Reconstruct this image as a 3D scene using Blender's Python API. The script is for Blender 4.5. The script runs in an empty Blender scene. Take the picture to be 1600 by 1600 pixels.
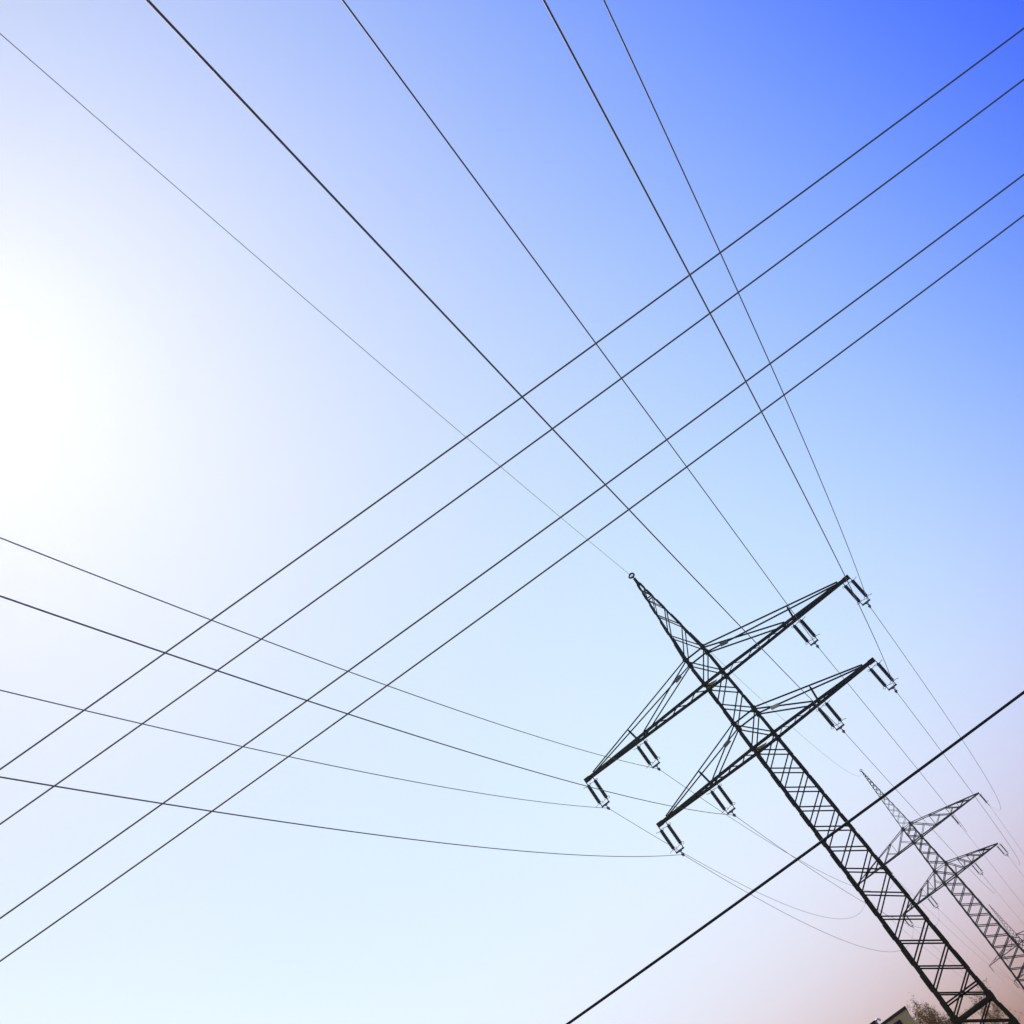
import bpy, bmesh, math, random
from mathutils import Vector, Matrix
random.seed(11)
C = bpy.context.scene.collection
sc = bpy.context.scene

# ------------------------------------------------------------------ camera
F_PX, PITCH, ROLL, EYE = 1949.35, 0.5687, 0.6324, 1.7
cam = bpy.data.cameras.new('camera'); cam_o = bpy.data.objects.new('camera', cam); C.objects.link(cam_o)
cam.sensor_width = 36.0; cam.lens = F_PX / 1600 * 36.0; cam.clip_start = 0.1; cam.clip_end = 6000
_r = Vector((1, 0, 0)); _u = Vector((0, -math.sin(PITCH), math.cos(PITCH))); _f = Vector((0, math.cos(PITCH), math.sin(PITCH)))
_er = math.cos(ROLL) * _r - math.sin(ROLL) * _u
_eu = math.sin(ROLL) * _r + math.cos(ROLL) * _u
_m = Matrix((_er, _eu, -_f)).transposed().to_4x4(); _m.translation = (0, 0, EYE)
cam_o.matrix_world = _m
sc.camera = cam_o
sc.render.resolution_x = sc.render.resolution_y = 1024

# ------------------------------------------------------------------ sky and sun
SUN_EL, SUN_AZ = math.radians(50.2), math.radians(-25.2)
SUN = Vector((math.cos(SUN_EL) * math.sin(SUN_AZ), math.cos(SUN_EL) * math.cos(SUN_AZ), math.sin(SUN_EL)))
world = bpy.data.worlds.new('World'); sc.world = world; world.use_nodes = True
nt = world.node_tree; N = nt.nodes; L = nt.links
sky = N.new('ShaderNodeTexSky'); sky.sky_type = 'NISHITA'; sky.sun_disc = False
sky.sun_elevation = SUN_EL; sky.sun_rotation = SUN_AZ
sky.air_density = 1.0; sky.dust_density = 1.0; sky.ozone_density = 1.0
bg = N['Background']; bg.inputs['Strength'].default_value = 0.1
# clear spring air: the blue deepens away from the sun and with height, a dusty rose band lies along the horizon.
# log gain of the sky colour = sum of smooth functions of the view direction (all in world space)
SKY_COEF = [[1.4425, 0.8525, -0.7194, -1.3322, -0.5091, -0.5494, -7.0266, -3.1066, -1.6397, 0.5548, -1.8872, -0.6384, -1.6954, -0.2405, -1.1063, -1.3232, 1.3933, -3.1263],
            [1.6581, 0.6808, -0.8740, -0.9880, -0.1416, -0.6865, -5.1809, -2.4016, -1.2944, 0.8100, -1.9253, -0.8777, -1.5942, -0.2067, -1.9917, -1.5168, 0.9902, -2.0659],
            [0.4018, 0.2448, 0.1098, 0.3154, 0.7349, 0.1224, -0.7618, 0.0088, 0.5773, 0.0136, -2.9355, -0.6934, -0.3497, -0.3892, -0.0955, -0.4824, 0.0589, -0.1108]]
def math_(op, a, b=None, clamp=False):
    n = N.new('ShaderNodeMath'); n.operation = op; n.use_clamp = clamp
    for i, v in enumerate((a, b)):
        if v is None: continue
        if isinstance(v, (int, float)): n.inputs[i].default_value = v
        else: L.new(v, n.inputs[i])
    return n.outputs[0]
tc = N.new('ShaderNodeTexCoord')
nrm = N.new('ShaderNodeVectorMath'); nrm.operation = 'NORMALIZE'; L.new(tc.outputs['Generated'], nrm.inputs[0])
dot = N.new('ShaderNodeVectorMath'); dot.operation = 'DOT_PRODUCT'; dot.inputs[1].default_value = SUN; L.new(nrm.outputs[0], dot.inputs[0])
gam = math_('ARCCOSINE', dot.outputs['Value'])
sx = N.new('ShaderNodeSeparateXYZ'); L.new(nrm.outputs[0], sx.inputs[0])
X = math_('MINIMUM', math_('MAXIMUM', sx.outputs['X'], -.55), .62); Z = math_('MINIMUM', math_('MAXIMUM', sx.outputs['Z'], 0.0), .92)
XX = math_('MULTIPLY', X, X); XZ = math_('MULTIPLY', X, Z); ZZ = math_('MULTIPLY', Z, Z)
Hh = math_('EXPONENT', math_('MULTIPLY', Z, -1 / .07)); Ss = math_('EXPONENT', math_('MULTIPLY', gam, -1 / .35)); St = math_('EXPONENT', math_('MULTIPLY', gam, -1 / .13)); Hw = math_('EXPONENT', math_('MULTIPLY', Z, -1 / .25))
terms = [None, X, Z, XX, XZ, ZZ, math_('MULTIPLY', XX, X), math_('MULTIPLY', XX, Z), math_('MULTIPLY', X, ZZ), math_('MULTIPLY', ZZ, Z), Hh, math_('MULTIPLY', Hh, X), Ss, St, Hw, math_('MULTIPLY', Hw, X), math_('MULTIPLY', Hw, XX), math_('MULTIPLY', XX, XX)]
acc = None
for i, tm in enumerate(terms):
    v = N.new('ShaderNodeVectorMath'); v.operation = 'SCALE'; v.inputs[0].default_value = [SKY_COEF[c][i] for c in range(3)]
    if tm is None: v.inputs['Scale'].default_value = 1.0
    else: L.new(tm, v.inputs['Scale'])
    if acc is None: acc = v.outputs[0]
    else:
        ad = N.new('ShaderNodeVectorMath'); ad.operation = 'ADD'; L.new(acc, ad.inputs[0]); L.new(v.outputs[0], ad.inputs[1]); acc = ad.outputs[0]
# the grading fades out towards the half of the sky behind the viewer
mr = N.new('ShaderNodeMapRange'); mr.interpolation_type = 'SMOOTHSTEP'; L.new(gam, mr.inputs['Value'])
mr.inputs['From Min'].default_value = math.radians(62); mr.inputs['From Max'].default_value = math.radians(88); mr.inputs['To Min'].default_value = 1.0; mr.inputs['To Max'].default_value = 0.0
fd = N.new('ShaderNodeVectorMath'); fd.operation = 'SCALE'; L.new(acc, fd.inputs[0]); L.new(mr.outputs[0], fd.inputs['Scale'])
sp = N.new('ShaderNodeSeparateXYZ'); L.new(fd.outputs[0], sp.inputs[0])
cb = N.new('ShaderNodeCombineXYZ')
for i in range(3): L.new(math_('EXPONENT', sp.outputs[i]), cb.inputs[i])
m1 = N.new('ShaderNodeVectorMath'); m1.operation = 'MULTIPLY'; L.new(sky.outputs[0], m1.inputs[0]); L.new(cb.outputs[0], m1.inputs[1])
L.new(m1.outputs[0], bg.inputs['Color'])
sun = bpy.data.lights.new('sun', 'SUN'); sun.energy = 3.5; sun.angle = math.radians(0.5); sun.color = (1.0, 0.95, 0.88)
sun_o = bpy.data.objects.new('sun', sun); C.objects.link(sun_o)
sun_o.rotation_euler = (-SUN).to_track_quat('-Z', 'Y').to_euler(); sun_o.location = SUN * 300
sc.view_settings.view_transform = 'Standard'; sc.view_settings.look = 'None'
sc.view_settings.exposure = 0.0; sc.view_settings.gamma = 1.0; sc.view_settings.use_curve_mapping = False
sc.cycles.use_denoising = True; sc.cycles.denoiser = 'OPENIMAGEDENOISE'
sc.cycles.volume_bounces = 1

# ------------------------------------------------------------------ helpers
class MB:
    """collects boxes, angle bars, tubes and lathes and links them as ONE mesh object"""
    def __init__(s): s.v = []; s.f = []; s.sm = []
    def add(s, vs, fs, smooth=False):
        o = len(s.v); s.v += [tuple(v) for v in vs]
        s.f += [tuple(i + o for i in f) for f in fs]; s.sm += [smooth] * len(fs)
    def prism(s, prof, a, b, x, y):
        a, b = Vector(a), Vector(b); n = len(prof)
        vs = [a + x * p[0] + y * p[1] for p in prof] + [b + x * p[0] + y * p[1] for p in prof]
        fs = [(i, (i + 1) % n, n + (i + 1) % n, n + i) for i in range(n)] + [tuple(range(n))[::-1], tuple(range(n, 2 * n))]
        s.add(vs, fs)
    def frame(s, a, b, ref):
        d = (Vector(b) - Vector(a)).normalized(); y = Vector(ref); y = (y - d * y.dot(d)).normalized()
        return d.cross(y).normalized(), y
    def bar(s, a, b, w, h, ref=(0, 0, 1)):
        x, y = s.frame(a, b, ref); w /= 2; h /= 2
        s.prism([(-w, -h), (w, -h), (w, h), (-w, h)], a, b, x, y)
    def angle(s, a, b, w, ref, t=0.012, flip=1):
        """L section: one flange lies across the plane normal `ref`, the other stands along it"""
        x, y = s.frame(a, b, ref); x = x * flip
        s.prism([(-w / 2, 0), (w / 2, 0), (w / 2, t), (-w / 2 + t, t), (-w / 2 + t, w * .9), (-w / 2, w * .9)], a, b, x, y)
    def box(s, c, sx_, sy_, sz_):
        c = Vector(c); s.bar(c - Vector((0, 0, sz_ / 2)), c + Vector((0, 0, sz_ / 2)), sx_, sy_, (0, 1, 0))
    def tube(s, pts, r, n=8, smooth=True, caps=True):
        pts = [Vector(p) for p in pts]; k = len(pts); vs = []
        rr = r if isinstance(r, (list, tuple)) else [r] * k
        up = None
        for i, p in enumerate(pts):
            d = (pts[min(i + 1, k - 1)] - pts[max(i - 1, 0)]).normalized()
            if up is None:
                up = Vector((0, 0, 1)) if abs(d.z) < .9 else Vector((1, 0, 0))
            up = (up - d * up.dot(d)).normalized(); q = d.cross(up)
            for j in range(n):
                a = 2 * math.pi * j / n; vs.append(p + (up * math.cos(a) + q * math.sin(a)) * rr[i])
        fs = [(i * n + j, i * n + (j + 1) % n, (i + 1) * n + (j + 1) % n, (i + 1) * n + j) for i in range(k - 1) for j in range(n)]
        s.add(vs, fs, smooth)
        if caps: s.add(vs[:n], [tuple(range(n))[::-1]]); s.add(vs[-n:], [tuple(range(n))])
    def lathe(s, prof, o, n=12, smooth=False):
        """profile of (radius, z) turned about a vertical axis at o"""
        o = Vector(o); k = len(prof); vs = []
        for r, z in prof:
            for j in range(n):
                a = 2 * math.pi * j / n; vs.append(o + Vector((r * math.cos(a), r * math.sin(a), z)))
        s.add(vs, [(i * n + j, i * n + (j + 1) % n, (i + 1) * n + (j + 1) % n, (i + 1) * n + j) for i in range(k - 1) for j in range(n)], smooth)
    def ring(s, c, R, r, ax, ay, n=20, m=8):
        c = Vector(c); ax = Vector(ax); ay = Vector(ay)
        s.tube([c + ax * R * math.cos(2 * math.pi * i / n) + ay * R * math.sin(2 * math.pi * i / n) for i in range(n + 1)], r, m)
    def build(s, name, mat, parent=None):
        me = bpy.data.meshes.new(name); me.from_pydata(s.v, [], s.f)
        me.polygons.foreach_set('use_smooth', s.sm); me.materials.append(mat); me.update()
        bm = bmesh.new(); bm.from_mesh(me); bmesh.ops.recalc_face_normals(bm, faces=bm.faces); bm.to_mesh(me); bm.free()
        o = bpy.data.objects.new(name, me); C.objects.link(o)
        if parent is not None: o.parent = parent
        return o
def tag(o, label=None, cat=None, group=None, kind=None):
    if label: o['label'] = label
    if cat: o['category'] = cat
    if group: o['group'] = group
    if kind: o['kind'] = kind
    return o
def empty(name, loc=(0, 0, 0), rz=0.0):
    o = bpy.data.objects.new(name, None); C.objects.link(o); o.location = loc; o.rotation_euler = (0, 0, rz); o.empty_display_size = .5
    return o
def copy_tree(o, parent=None):
    c = o.copy(); C.objects.link(c)
    if parent is not None: c.parent = parent
    for ch in list(o.children): copy_tree(ch, c)
    return c

# ------------------------------------------------------------------ materials
def mat(name, col, rough=.6, metal=0.0, noise=None, spec=.5, bump=0.0):
    m = bpy.data.materials.new(name); m.use_nodes = True; t = m.node_tree; b = t.nodes['Principled BSDF']
    b.inputs['Base Color'].default_value = (*col, 1); b.inputs['Roughness'].default_value = rough
    b.inputs['Metallic'].default_value = metal; b.inputs['Specular IOR Level'].default_value = spec
    if noise:
        scale, col2, lo, hi = noise
        tcn = t.nodes.new('ShaderNodeTexCoord'); nz = t.nodes.new('ShaderNodeTexNoise'); nz.inputs['Scale'].default_value = scale
        nz.inputs['Detail'].default_value = 6; nz.inputs['Roughness'].default_value = .65
        t.links.new(tcn.outputs['Object'], nz.inputs['Vector'])
        r = t.nodes.new('ShaderNodeValToRGB'); r.color_ramp.elements[0].position = lo; r.color_ramp.elements[1].position = hi
        r.color_ramp.elements[0].color = (*col, 1); r.color_ramp.elements[1].color = (*col2, 1)
        t.links.new(nz.outputs['Fac'], r.inputs[0]); t.links.new(r.outputs[0], b.inputs['Base Color'])
        if bump:
            bp = t.nodes.new('ShaderNodeBump'); bp.inputs['Strength'].default_value = bump; bp.inputs['Distance'].default_value = .02
            t.links.new(nz.outputs['Fac'], bp.inputs['Height']); t.links.new(bp.outputs[0], b.inputs['Normal'])
    return m
M_green = mat('dark_green_steel_paint', (.014, .0155, .007), .65, 0, (1.3, (.038, .028, .012), .42, .78), .2)
M_galv = mat('weathered_galvanised_steel', (.032, .034, .038), .6, .1, (.9, (.07, .066, .06), .4, .8), .3)
M_wire = mat('weathered_aluminium_strand', (.24, .245, .27), .6, .85)
M_cable = mat('black_cable_sheath', (.012, .012, .014), .55)
M_porc = mat('brown_porcelain', (.035, .018, .014), .22)
M_fit = mat('fitting_steel', (.10, .10, .11), .45, .6)
M_plate = mat('pale_enamel', (.78, .76, .66), .4, 0, (3.0, (.62, .58, .45), .5, .85))
M_shaded_plate = mat('shaded_enamel', (.24, .24, .25), .4)  # marker plates out of the sun: their shade is put into this grey
M_stucco = mat('beige_stucco', (.80, .52, .32), .9, 0, (1.6, (.70, .45, .27), .35, .8), .3, .3)
M_coping = mat('dark_metal_coping', (.03, .02, .022), .5, .3)
M_glass = mat('dark_window_glass', (.01, .011, .012), .35, 0, None, .2)
M_frame = mat('dark_window_frame', (.03, .028, .026), .5)
M_pale_metal = mat('pale_flue_metal', (.75, .75, .74), .35, .2)
M_bark = mat('tree_bark', (.14, .085, .035), .9, 0, (8, (.22, .14, .06), .35, .75))
M_bud = mat('ochre_spring_buds', (.42, .24, .07), .8, 0, (2.5, (.22, .11, .03), .35, .7))
M_conc = mat('footing_concrete', (.35, .34, .32), .9, 0, (4, (.26, .25, .24), .4, .7))
M_ground = mat('field_ground', (.075, .07, .03), 1.0, 0, (.15, (.14, .105, .055), .35, .7))

# ------------------------------------------------------------------ ground
g = MB(); S = 2600
g.add([(-S, -S, 0), (S, -S, 0), (S, S, 0), (-S, S, 0)], [(0, 1, 2, 3)])
tag(g.build('ground', M_ground), 'dry grassy field below the pylons', 'ground', kind='structure')

# ------------------------------------------------------------------ pylons
T1 = dict(loc=(4.2186, 76.9134, 0), a=.0768, zU=31.2195, tU=33.3312, zL=25.9665, tL=27.9571, tip=40.89, aU=10.5, aL=8.2326, iU=6.378, iL=4.2228, li=2.3853)
T2 = dict(loc=(21.3647, 211.5513, 0), a=.08, zU=41.2535, tU=43.8316, zL=33.6574, tL=35.9537, tip=55.29, aU=12.1677, aL=9.2095, iU=6.6146, iL=4.3184, li=2.3)
T3 = dict(T2, loc=(48.8813, 440.105, 0))
def wpt(T, x, y, z):
    a = T['a']; return Vector((T['loc'][0] + x * math.cos(a) + y * math.sin(a), T['loc'][1] - x * math.sin(a) + y * math.cos(a), T['loc'][2] + z))

def lerp_table(tab, z):
    for (z0, w0), (z1, w1) in zip(tab, tab[1:]):
        if z <= z1: return w0 + (w1 - w0) * (z - z0) / (z1 - z0)
    return tab[-1][1]

def leg_parts(root, W, D, CX, zs, size, mat_, splices=True, lap=.62):
    for sx_ in (-1, 1):
        for sy_ in (-1, 1):
            b = MB()
            P = lambda z, o=0: Vector((CX(z) + sx_ * (W(z) + o), sy_ * (D(z) + o), z))
            for z0, z1 in zip(zs, zs[1:]):
                s = size(z0); t = s * .12
                x, y = Vector((-sx_, 0, 0)), Vector((0, -sy_, 0))
                prof = [(0, 0), (s, 0), (s, t), (t, t), (t, s), (0, s)]
                b.prism(prof, P(z0), P(z1), x, y)
                if splices:
                    o = .034; zl = z0 + (z1 - z0) * lap
                    prof2 = [(0, 0), (s + o, 0), (s + o, t), (t, t), (t, s + o), (0, s + o)]
                    b.prism(prof2, P(z0 + .02, o), P(zl, o), x, y)
            b.build('leg', mat_, root)

def bracing(root, W, D, CX, levels, bw, mat_):
    """X braces: front and back panels are parts of their own, each side is one lattice"""
    for sy_ in (-1, 1):
        for z0, z1 in zip(levels, levels[1:]):
            b = MB(); w = bw(z0)
            for k, sg in enumerate((-1, 1)):
                off = sy_ * (.006 if k == 0 else -.03)
                p = Vector((CX(z0) + sg * (W(z0) - .05), sy_ * D(z0) + off, z0 + .05)); q = Vector((CX(z1) - sg * (W(z1) - .05), sy_ * D(z1) + off, z1 - .05))
                b.angle(p, q, w, (0, -sy_, 0), flip=sg)
            b.build('cross_brace', mat_, root)
    for sx_ in (-1, 1):
        b = MB()
        for z0, z1 in zip(levels, levels[1:]):
            w = bw(z0)
            for k, sg in enumerate((-1, 1)):
                off = sx_ * (.006 if k == 0 else -.03)
                p = Vector((CX(z0) + sx_ * W(z0) + off, sg * (D(z0) - .05), z0 + .05)); q = Vector((CX(z1) + sx_ * W(z1) + off, -sg * (D(z1) - .05), z1 - .05))
                b.angle(p, q, w, (-sx_, 0, 0), flip=sg)
        b.build('side_lattice', mat_, root)

def level_frame(root, W, D, CX, z, w, mat_, name='horizontal_frame'):
    b = MB(); c = CX(z); X, Y = W(z), D(z)
    b.angle((c - X, -Y - .004, z), (c + X, -Y - .004, z), w, (0, 1, 0)); b.angle((c - X, Y + .004, z), (c + X, Y + .004, z), w, (0, -1, 0))
    b.angle((c - X - .004, -Y, z - .02), (c - X - .004, Y, z - .02), w, (1, 0, 0)); b.angle((c + X + .004, -Y, z - .02), (c + X + .004, Y, z - .02), w, (-1, 0, 0))
    return b.build(name, mat_, root)

def gussets(root, W, D, CX, z, s, mat_):
    for sx_ in (-1, 1):
        for sy_ in (-1, 1):
            b = MB(); x = CX(z) + sx_ * (W(z) - s * .28); y = sy_ * (D(z) + .02)
            b.prism([(-s * .5, -s * .42), (s * .42, -s * .5), (s * .5, s * .35), (-s * .3, s * .5)], (x, y - .008, z), (x, y + .008, z), Vector((sx_, 0, 0)), Vector((0, 0, 1)))
            b.build('gusset_plate', mat_, root)

# ---- nearest pylon: dark green, crossarms carried by long tie rods
tw = empty('transmission_pylon', T1['loc'], -T1['a'])
tag(tw, 'nearest and largest lattice pylon, dark green, its crossarms held by long sloping tie rods', 'pylon', 'lattice pylons of the main power line')
WT1 = [(0, 1.95), (5.6, 1.47), (7.45, 1.25), (15.6, 1.06), (21.6, .975), (26, .90), (28, .88), (31.2, .80), (33.33, .80), (40.3, .10), (41, .06)]
W1 = lambda z: lerp_table(WT1, z)
D1 = lambda z: .74 * W1(z)
CX1 = lambda z: -.0125 * (z - 29) if z > 29 else -.003 * (z - 29)
lv_low = [25.9665, 24.52, 23.06, 21.6, 20.15, 18.68, 17.2, 15.6, 13.96, 12.38, 10.77, 9.13, 7.47]
levels1 = lv_low[::-1]
ls1 = lambda z: .17 if z > 25 else (.20 if z > 12 else .225)
zs1 = [0.15, 1.9, 3.8, 5.7] + levels1 + [27.9571, 29.65, 31.2195, 33.3312, 35.55, 37.36, 38.72, 39.6, 40.3]
leg_parts(tw, W1, D1, CX1, zs1, lambda z: .17 if z < 34 and z > 25 else (.11 if z >= 34 else ls1(z)), M_green)
bw1 = lambda z: .092 if z < 12 else (.083 if z < 33 else (.075 if z < 37 else .055))
bracing(tw, W1, D1, CX1, zs1, bw1, M_green)
for z, w in ((33.3312, .09), (27.9571, .09), (38.72, .07), (8.3, .09), (5.75, .12)): level_frame(tw, W1, D1, CX1, z, w, M_green)
for z in (33.3312, 31.2195, 27.9571, 25.9665): gussets(tw, W1, D1, CX1, z, .36, M_green)
gussets(tw, W1, D1, CX1, 7.42, .46, M_green)
gd = MB()                                           # anti-climb guard: heavy frame with spikes
c_, X, Y = CX1(7.35), W1(7.35), D1(7.35)
for sy_ in (-1, 1):
    gd.bar((c_ - X, sy_ * (Y + .03), 7.33), (c_ + X, sy_ * (Y + .03), 7.33), .05, .16)
    for i in range(26):
        x = c_ - X + .1 + (2 * X - .2) * i / 25
        gd.tube([(x, sy_ * (Y + .03), 7.4), (x + random.uniform(-.05, .05), sy_ * (Y + .1), 7.47 + random.uniform(0, .08))], .012, 4, False)
for sx_ in (-1, 1): gd.bar((c_ + sx_ * X, -Y, 7.31), (c_ + sx_ * X, Y, 7.31), .05, .16)
gd.build('anti_climb_guard', M_green, tw)
for sx_ in (-1, 1):
    for sy_ in (-1, 1):
        b = MB(); b.lathe([(.42, 0), (.42, .22), (.36, .28), (0, .28)], (CX1(0) + sx_ * W1(0), sy_ * D1(0), -.02), 16); b.build('footing', M_conc, tw)
b = MB(); b.box((CX1(40.3), 0, 40.42), .2, .18, .3); b.bar((CX1(40.3), 0, 40.5), (CX1(40.6), 0, 40.72), .09, .06, (0, 1, 0)); b.build('peak_cap', M_green, tw)
b = MB(); cx = CX1(40.9); b.ring((cx - .03, 0, 40.90), .19, .068, (1, 0, 0), (0, .35, .94)); b.build('earth_wire_clamp', M_fit, tw)

def tied_arm(root, z, zt, A, xi, xs, T_, W, D, CX):
    c = CX(z); w = W(z); d = D(z); ch = MB()
    def y_at(x): return d + (.085 - d) * max(0, (abs(x) - w)) / (A - .35 - w)
    for sy_ in (-1, 1):
        ch.bar((c - w, sy_ * d, z), (c + w, sy_ * d, z), .085, .185)
        for sx_ in (-1, 1):
            ch.bar((c + sx_ * w, sy_ * d, z), (sx_ * (A - .35), sy_ * .085, z), .085, .185)
    for sx_ in (-1, 1):
        ch.box((sx_ * (A - .17), 0, z), .42, .30, .235)
    arm = ch.build('crossarm', M_green, root)
    for sx_ in (-1, 1):                              # plan lacing between the two channels
        lc = MB(); xs_ = [w + (A - .9 - w) * i / 12 for i in range(13)]
        for i in range(12):
            s = 1 if i % 2 == 0 else -1
            lc.angle((sx_ * xs_[i], s * y_at(xs_[i]), z - .06), (sx_ * xs_[i + 1], -s * y_at(xs_[i + 1]), z - .06), .055, (0, 0, 1))
        lc.build('arm_lacing', M_green, arm)
    for sx_ in (-1, 1):
        for sy_ in (-1, 1):
            zq = zt + .02
            b = MB(); b.angle((CX(zt) + sx_ * W(zt), sy_ * (D(zt) + .02), zq), (sx_ * (A - .75), sy_ * (y_at(A - .75) + .01), z + .13), .085, (0, sy_, 0)); b.build('tie_rod', M_green, arm)
            b = MB(); b.angle((CX(zt) + sx_ * W(zt), sy_ * (D(zt) - .04), zq - .12), (sx_ * xs, sy_ * (y_at(xs) - .01), z + .1), .085, (0, sy_, 0)); b.build('tie_rod', M_green, arm)
        f_ = (xi + .12 - W(zt)) / (A - .75 - W(zt)); zp = zt + (z + .13 - zt) * f_
        yp = D(zt) + (y_at(A - .75) - D(zt)) * f_
        b = MB()
        b.bar((sx_ * (xi + .0), 0, z), (sx_ * (xi + .15), 0, zp), .13, .09, (0, 1, 0))
        b.bar((sx_ * (xi + .15), -yp - .04, zp), (sx_ * (xi + .15), yp + .04, zp), .07, .07)
        b.bar((sx_ * xi, -y_at(xi), z - .05), (sx_ * xi, y_at(xi), z - .05), .26, .1)
        b.build('post', M_green, arm)
    return arm
armU = tied_arm(tw, T1['zU'], T1['tU'], T1['aU'] + .25, T1['iU'], 5.75, T1, W1, D1, CX1)
armL = tied_arm(tw, T1['zL'], T1['tL'], T1['aL'] + .25, T1['iL'], 3.95, T1, W1, D1, CX1)
def marker(arm, x0, z0, x1, z1, y, m, lab=None):
    b = MB(); b.bar((x0, y, z0), (x1, y, z1), .02, .24, (0, -.35, .94)); o = b.build('marker_plate', m, arm)
    if lab: o['label'] = lab
for arm, zt, z, A, ms in ((armU, T1['tU'], T1['zU'], T1['aU'], (M_shaded_plate, M_shaded_plate)), (armL, T1['tL'], T1['zL'], T1['aL'], (M_shaded_plate, M_plate))):
    for sx_, m in zip((-1, 1), ms):
        marker(arm, sx_ * 1.62, zt - .68, sx_ * 2.14, zt - .80, -.66, m, 'small bright white marker plate' if m is M_plate else 'small marker plate, its shade painted in grey')
for arm, z in ((armU, T1['zU']), (armL, T1['zL'])):
    b = MB(); c = CX1(z)
    b.prism([(-.62, -.40), (.1, -.05), (.02, .12), (-.66, .3)], (c, 0, z - .05), (c, 0, z - .03), Vector((1, 0, 0)), Vector((0, 1, 0)))
    b.build('step_plate', M_plate, arm)

# ---- the two farther pylons: galvanised, trussed crossarms and a tall peak
def truss_pylon():
    r = empty('transmission_pylon', T2['loc'], -T2['a'])
    WT = [(0, 2.35), (15, 1.95), (22.5, 1.62), (33.66, 1.27), (36, 1.19), (41.25, .93), (43.83, .86), (54.9, .10), (56, .08)]
    W = lambda z: lerp_table(WT, z); D = lambda z: .74 * W(z); CX = lambda z: 0.0
    low = [33.6574 - 1.86 * i for i in range(18)]; low = [z for z in low if z > 1]
    peak = [43.8316, 45.1, 46.4, 47.6, 48.75, 49.8, 50.75, 51.6, 52.4, 53.1, 53.7, 54.25, 54.7]
    zs = [.1] + low[::-1] + [35.9537, 37.72, 39.49, 41.2535, 42.54] + peak
    leg_parts(r, W, D, CX, zs, lambda z: .25 if z < 34 else (.21 if z < 43.8 else .10), M_galv, True, .5)
    bracing(r, W, D, CX, zs, lambda z: .14 if z < 43.8 else .055, M_galv)
    for z, w in ((43.8316, .08), (35.9537, .08)): level_frame(r, W, D, CX, z, w, M_galv)
    for z in (43.8316, 41.2535, 35.9537, 33.6574): gussets(r, W, D, CX, z, .5, M_galv)
    for sx_ in (-1, 1):
        for sy_ in (-1, 1):
            b = MB(); b.lathe([(.5, 0), (.5, .25), (.44, .3), (0, .3)], (sx_ * W(0), sy_ * D(0), -.02), 16); b.build('footing', M_conc, r)
    b = MB(); b.bar((0, 0, 54.6), (0, 0, 55.05), .2, .18, (0, 1, 0)); b.build('peak_cap', M_galv, r)
    b = MB(); b.ring((0, 0, 55.22), .2, .05, (1, 0, 0), (0, .35, .94), 16, 6); b.build('earth_wire_clamp', M_fit, r)
    for z, zt, A, nodes in ((T2['zU'], T2['tU'], T2['aU'], (.93, 3.8, 6.6146, 8.45, 10.4)), (T2['zL'], T2['tL'], T2['aL'], (1.27, 2.85, 4.3184, 6.2, 7.8))):
        w = W(z); d = D(z); ch = MB()
        yb = lambda x: d + (.10 - d) * max(0, x - w) / (A - w)
        zt_at = lambda x: zt + (z + .12 - zt) * (x - W(zt)) / (A - .25 - W(zt))
        for sy_ in (-1, 1):
            ch.bar((-w, sy_ * d, z), (w, sy_ * d, z), .10, .18)
            for sx_ in (-1, 1): ch.bar((sx_ * w, sy_ * d, z), (sx_ * A, sy_ * .08, z), .10, .18)
        for sx_ in (-1, 1): ch.box((sx_ * (A - .12), 0, z + .03), .42, .26, .24)
        arm = ch.build('crossarm', M_galv, r)
        for sx_ in (-1, 1):
            for sy_ in (-1, 1):
                b = MB(); b.angle((sx_ * W(zt), sy_ * D(zt), zt), (sx_ * (A - .2), sy_ * .08, z + .12), .12, (0, sy_, 0)); b.build('top_chord', M_galv, arm)
            b = MB()
            for sy_ in (-1, 1):
                prev = (W(zt), zt)
                for i, x in enumerate(nodes[1:]):
                    zx = zt_at(x); y = sy_ * yb(x)
                    b.angle((sx_ * x, y, z), (sx_ * x, y, zx), .06, (0, sy_, 0))
                    b.angle((sx_ * prev[0], sy_ * yb(prev[0]), prev[1]), (sx_ * x, y - sy_ * .02, z + .04), .11, (0, sy_, 0))
                    xm = .5 * (prev[0] + x); zm = .5 * (prev[1] + z)
                    b.angle((sx_ * max(nodes[i], w), sy_ * (yb(nodes[i]) + .012), z + .05), (sx_ * xm, sy_ * (yb(xm) + .012), zm), .075, (0, sy_, 0))
                    prev = (x, zx)
            b.build('arm_bracing', M_galv, arm)
    return r
tw2 = truss_pylon()
tag(tw2, 'middle pylon of grey galvanised lattice with trussed crossarms, seen behind the nearest pylon', 'pylon', 'lattice pylons of the main power line')
tw3 = copy_tree(tw2); tw3.location = T3['loc']
tag(tw3, 'farthest and smallest pylon, cut off by the right edge of the view', 'pylon', 'lattice pylons of the main power line')

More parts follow.
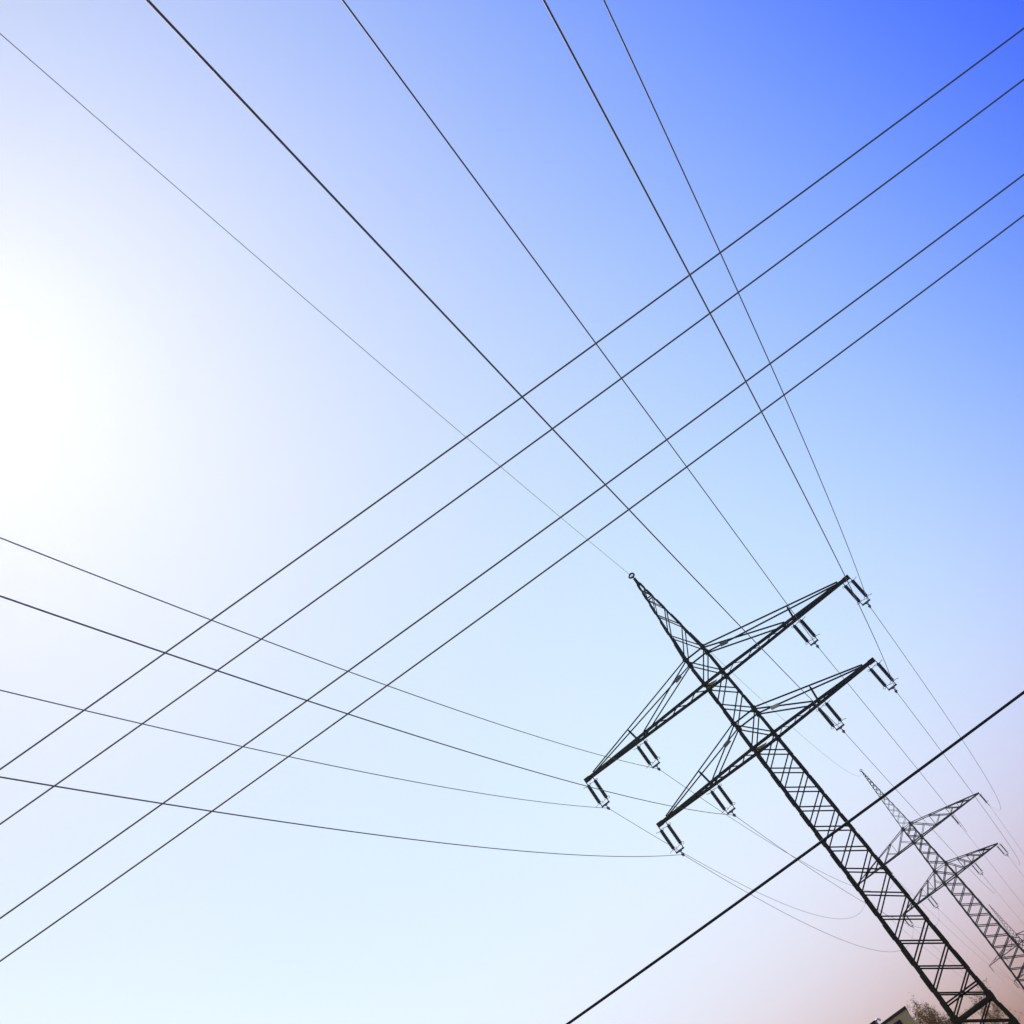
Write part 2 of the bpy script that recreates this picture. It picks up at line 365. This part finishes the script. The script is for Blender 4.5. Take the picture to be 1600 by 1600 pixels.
# ------------------------------------------------------------------ insulator sets
def insulator_set(T, x, z, along, side):
    """two rod strings between a hanger and a yoke; `along` is the local direction that separates them"""
    root = empty('insulator_set', wpt(T, x, 0, z), -T['a']); li = T['li']
    ax = Vector((1, 0, 0)) if along == 'x' else Vector((0, 1, 0)); hs = .28 if along == 'x' else .26
    for s in (-1, 1):
        o = ax * hs * s; b = MB()
        prof = [(.0, -.30), (.05, -.30), (.055, -.36)]
        n = 24
        for i in range(n):
            zz = -.34 - 1.40 * i / n; R = .128 if i % 2 == 0 else .112
            prof += [(.05, zz), (R, zz - .022), (R, zz - .032), (.05, zz - .042)]
        prof += [(.055, -1.74), (.05, -1.80), (0, -1.80)]
        b.lathe(prof, o, 12)
        st = b.build('insulator_string', M_porc, root)
        b = MB(); b.bar(o + Vector((0, 0, -.06)), o + Vector((0, 0, -.32)), .065, .05, ax)
        b.bar(o + Vector((0, 0, -1.78)), ax * (hs - .02) * s + Vector((0, 0, -2.02)), .065, .05, ax)
        b.build('link', M_fit, st)
        for zt, up in ((-.33, 1), (-1.80, -1)):
            h = MB(); e = Vector((side, 0, 0))
            h.tube([o + Vector((0, 0, zt)), o + e * .16 + Vector((0, 0, zt - .03 * up)), o + e * .36 + Vector((0, 0, zt + .03 * up))], .017, 5)
            h.ring(o - e * .12 + Vector((0, 0, zt - .02 * up)), .11, .014, (.8 * side, 0, 0), (0, .55, .8), 14, 5)
            h.build('arcing_horn', M_fit, st)
    b = MB(); b.bar(ax * (-hs - .03) + Vector((0, 0, -2.05)), ax * (hs + .03) + Vector((0, 0, -2.05)), .06, .10)
    b.bar(ax * (-.1) + Vector((0, 0, -2.10)), ax * .1 + Vector((0, 0, -2.10)), .04, .08); b.build('yoke_plate', M_fit, root)
    b = MB(); b.bar((0, 0, -2.1), (0, 0, -li + .05), .06, .05, (0, 1, 0)); b.bar((0, -.2, -li + .005), (0, .2, -li + .005), .10, .12); b.bar((-.09, 0, -li + .02), (.09, 0, -li + .02), .08, .08)
    b.build('conductor_clamp', M_fit, root)
    return root
ARMS = [('U', 1), ('U', -1), ('L', 1), ('L', -1)]
WORD = {('U', 1): 'upper right', ('U', -1): 'upper left', ('L', 1): 'lower right', ('L', -1): 'lower left'}
for T, who, which in ((T1, 'nearest pylon', 0), (T2, 'middle pylon', 1), (T3, 'farthest pylon', 2)):
    for lev, sg in ARMS:
        for pos, tx in (('o', T['a' + lev]), ('i', T['i' + lev])):
            if which == 2 and (sg == 1 or (lev, pos) == ('L', 'i')): continue
            z = T['z' + lev] - (.02 if which == 0 else 0.0)
            o = insulator_set(T, sg * (tx if which == 0 or pos == 'i' else T['a' + lev]), z, 'y' if (which and lev == 'U') else 'x', sg)
            where = 'the outer tip' if pos == 'o' else 'the middle'
            tag(o, '%s at %s of the %s crossarm, %s' % ('long insulator' if which and lev == 'U' else 'double insulator', where, WORD[(lev, sg)], who), 'insulator', 'insulators on the ' + who)

# ------------------------------------------------------------------ conductors of the main line
BACK = {'URo': (8.919e-4, -.18888, .12292), 'LRo': (8.77e-4, -.19684, .12538), 'URi': (4.406e-4, -.13024, .12001), 'LRi': (8.943e-4, -.20911, .11918),
        'ULi': (9.404e-4, -.18537, .12063), 'LLi': (9.255e-4, -.18031, .12132), 'ULo': (9.228e-4, -.18388, .12053), 'LLo': (9.019e-4, -.17895, .12119), 'e': (7.6806e-4, -.16852, .12248)}
SAG = {'URo': 6.35, 'LRo': 5.85, 'URi': 5.9, 'LRi': 6.95, 'ULi': 5.65, 'LLi': 5.65, 'ULo': 5.95, 'LLo': 5.6, 'e': 7.0}
def clamp_at(T, k, first):
    if k == 'e': return wpt(T, CX1(40.89) * .0 if first else 0, 0, T['tip'])
    lev, sg, pos = k[0], (1 if k[1] == 'R' else -1), k[2]
    x = T['a' + lev] if pos == 'o' else T['i' + lev]
    return wpt(T, sg * x, 0, T['z' + lev] - T['li'])
def span(A, B, sag, n=70):
    return [A.lerp(B, i / n) - Vector((0, 0, sag * 4 * (i / n) * (1 - i / n))) for i in range(n + 1)]
WIRE_R = {'LRi': .0150, 'LRo': .0155, 'URo': .0175, 'URi': .0190}
NAMES = {'URo': 'outer tip of the upper right crossarm', 'LRo': 'outer tip of the lower right crossarm', 'URi': 'middle of the upper right crossarm', 'LRi': 'middle of the lower right crossarm',
         'ULo': 'outer tip of the upper left crossarm', 'LLo': 'outer tip of the lower left crossarm', 'ULi': 'middle of the upper left crossarm', 'LLi': 'middle of the lower left crossarm'}
for k, (a, b_, az) in BACK.items():
    P0, P1, P2 = clamp_at(T1, k, True), clamp_at(T2, k, False), clamp_at(T3, k, False)
    if k == 'e':
        P0 = wpt(T1, -.2, 0, T1['tip'] + .06)
    P3 = P2 + (P2 - P1) * .95
    pts = []
    for i in range(150, 0, -1):
        t = 205 * i / 150
        pts.append(P0 + Vector((-t * math.sin(az), -t * math.cos(az), b_ * t + a * t * t)))
    pts += span(P0, P1, SAG[k])[:-1] + span(P1, P2, 11.8 if k != 'e' else 10.0)[:-1] + span(P2, P3, 11)
    m = MB(); m.tube(pts, .0115 if k == 'e' else WIRE_R.get(k, .0158), 24)
    if k == 'e':
        tag(m.build('earth_wire', M_wire), 'thin grey earth wire running over the very tips of the pylons', 'wire')
    else:
        tag(m.build('conductor', M_wire), 'conductor held at the %s, nearest pylon' % NAMES[k], 'power line', 'conductors of the main power line')

# ------------------------------------------------------------------ the second line crossing overhead
CROSS = (('L1', 1.5678, 20.6248, 17 - .00274, -.003395, -.00448, 6.678e-4, .0185, 'uppermost of the four parallel wires crossing up to the right'),
         ('L2', 1.7611, 22.2111, 17 + .0047, .000921, -.003447, 7.247e-4, .0185, 'second from the top of the four parallel crossing wires'),
         ('L3', 2.1560, 25.4003, 17 - .0008, .003927, -.003884, 6.193e-4, .0205, 'third from the top of the four parallel crossing wires, below the wide gap'),
         ('L4', 2.3867, 27.0378, 17 + .0016, .000921, .000545, 6.183e-4, .0205, 'lowest of the four parallel crossing wires'))
for nm, x0, y0, h, az, b_, a, r, lab in CROSS:
    m = MB(); m.tube([(x0 + t * math.cos(az), y0 - t * math.sin(az), h + b_ * t + a * t * t) for t in [(-110 + 220 * i / 160) for i in range(161)]], r, 24)
    tag(m.build('overhead_wire', M_wire), lab, 'wire', 'parallel wires of the crossing line')
m = MB(); m.tube([(1.2023 + t, 17.2024, 5.607 - .00072 * t + .00168 * t * t) for t in [(-30 + 60 * i / 100) for i in range(101)]], .0195, 16)
tag(m.build('overhead_cable', M_cable), 'thick black cable slanting in front of the pylon legs', 'cable')

# ------------------------------------------------------------------ flat roofed house corner
hd = 62.4; hz = EYE + hd * math.tan(math.radians(5.76)) / math.cos(math.radians(1.0)); hx = hd * math.tan(math.radians(.985))
house = empty('house', (hx, hd, 0))
tag(house, 'beige stucco house with flat roof, its upper corner showing at the bottom edge', 'house')
b = MB(); HW, HD = 11.0, 9.0
b.box((-HW / 2, HD / 2, hz / 2 - .06), HW, HD, hz - .12); b.build('wall', M_stucco, house)
b = MB(); b.box((-HW / 2, HD / 2, hz - .055), HW + .1, HD + .1, .13); b.build('roof_coping', M_coping, house)
def window(x0, x1, z0, z1):
    f_ = MB(); t = .06
    f_.bar((x0, -.012, z1 - t / 2), (x1, -.012, z1 - t / 2), .05, t); f_.bar((x0, -.012, z0 + t / 2), (x1, -.012, z0 + t / 2), .05, t)
    for x in (x0 + t / 2, x1 - t / 2, (x0 + x1) / 2): f_.bar((x, -.012, z0 + t), (x, -.012, z1 - t), t, .05, (0, 1, 0))
    w_ = f_.build('window', M_frame, house)
    p_ = MB(); p_.box(((x0 + x1) / 2, -.006, (z0 + z1) / 2), x1 - x0 - .02, .02, z1 - z0 - .02); p_.build('pane', M_glass, w_)
    s_ = MB(); s_.box(((x0 + x1) / 2, -.05, z0 - .03), x1 - x0 + .12, .14, .05); s_.build('sill', M_coping, w_)
window(-1.06, -.50, hz - 1.7, hz - .30); window(-4.4, -3.0, hz - 1.9, hz - .6); window(-8.2, -6.8, hz - 1.9, hz - .6)
window(-2.2, -.8, 1.0, 2.3); window(-8.2, -6.8, 1.0, 2.3)
d_ = MB(); d_.box((-5, -.02, 1.05), 1.0, .06, 2.1); dr = d_.build('door', M_frame, house); d_ = MB(); d_.box((-4.6, -.07, 1.05), .04, .05, .16); d_.build('handle', M_pale_metal, dr)
b = MB(); b.box((-1.78, .5, hz + .09), .62, .4, .34); b.box((-1.78, .5, hz + .275), .7, .48, .05); ch_ = b.build('roof_vent', M_coping, house)
b = MB(); b.tube([(-1.42, .42, hz), (-1.42, .42, hz + .2), (-1.38, .40, hz + .27), (-1.3, .38, hz + .28), (-1.24, .36, hz + .22), (-1.23, .36, hz + .14)], .05, 10); b.build('flue_pipe', M_pale_metal, ch_)

# ------------------------------------------------------------------ trees behind the pylon legs
def tree(x, y, top, crown_r, seed, label, dens, bud_n):
    rnd = random.Random(seed); root = empty('bare_tree', (x, y, 0)); tag(root, label, 'tree', 'bare spring trees behind the pylon')
    tr = MB(); cr = MB(); tips = []
    def grow(p, d, ln, r, depth):
        n = 4; pts = [p]; rr = [r]; q = p.copy(); dd = d.copy()
        for i in range(n):
            dd = (dd + Vector((rnd.uniform(-.16, .16), rnd.uniform(-.16, .16), rnd.uniform(-.02, .12)))).normalized()
            q = q + dd * ln / n; pts.append(q.copy()); rr.append(r * (1 - .45 * (i + 1) / n))
        (tr if depth < 2 else cr).tube(pts, rr, 7 if depth < 2 else (4 if depth < 4 else 3), True, False)
        if depth >= 3: tips.extend((pts[k], dd.copy()) for k in (2, 3, 4))
        if depth == 5: return
        kids = dens[depth]
        for i in range(kids):
            k = rnd.choice((2, 3, 4)) if i else 4
            a = rnd.uniform(0, 2 * math.pi); sp = rnd.uniform(.22, .62) if depth else rnd.uniform(.18, .42)
            nd = (dd + Vector((math.cos(a), math.sin(a), 0)) * sp + Vector((0, 0, .12))).normalized()
            grow(pts[k], nd, ln * rnd.uniform(.52, .74), rr[k] * rnd.uniform(.5, .7), depth + 1)
    h0 = top * .38
    grow(Vector((0, 0, 0)), Vector((0, 0, 1)), h0, top * .03, 0)
    zmax = max(p.z for p, d in tips); s = top / zmax
    rmax = sorted(math.hypot(p.x, p.y) for p, d in tips)[int(len(tips) * .97)]; sr = crown_r / rmax
    for p, d in tips:
        for _ in range(bud_n):
            c = p + Vector((rnd.gauss(0, .09), rnd.gauss(0, .09), rnd.gauss(0, .10))); e = Vector((rnd.gauss(0, 1), rnd.gauss(0, 1), rnd.gauss(0, 1))).normalized(); f_ = e.orthogonal().normalized()
            l = rnd.uniform(.035, .09); w = l * .45
            cr.add([c - e * l, c + f_ * w, c + e * l, c - f_ * w], [(0, 1, 2, 3)])
    for mb in (tr, cr): mb.v = [(v[0] * (sr if v[2] > 0 else 1), v[1] * sr, v[2] * s) for v in mb.v]
    tr.build('trunk', M_bark, root); cr.build('crown', M_bud, root)
    return root
tree(3.55, 100, 12.2, 2.8, 3, 'bushy ochre tree in early bud just right of the house corner', (5, 5, 4, 4, 3), 4)
tree(6.0, 104, 10.6, 2.0, 8, 'thinner sparse tree seen between the legs of the nearest pylon', (4, 4, 4, 4, 3), 1)

# ------------------------------------------------------------------ thin haze that the low sun lights up
hz_m = bpy.data.materials.new('thin_haze'); hz_m.use_nodes = True; t = hz_m.node_tree
t.nodes.remove(t.nodes['Principled BSDF'])
pv = t.nodes.new('ShaderNodeVolumePrincipled'); pv.inputs['Color'].default_value = (.93, .95, 1.0, 1); pv.inputs['Density'].default_value = 1.9e-4; pv.inputs['Anisotropy'].default_value = .88
t.links.new(pv.outputs[0], t.nodes['Material Output'].inputs['Volume'])
b = MB(); b.bar((120, -260, 30), (120, 760, 30), 1000, 64); hb = b.build('haze', hz_m)
tag(hb, 'thin bright air around the power line', 'haze', kind='stuff')
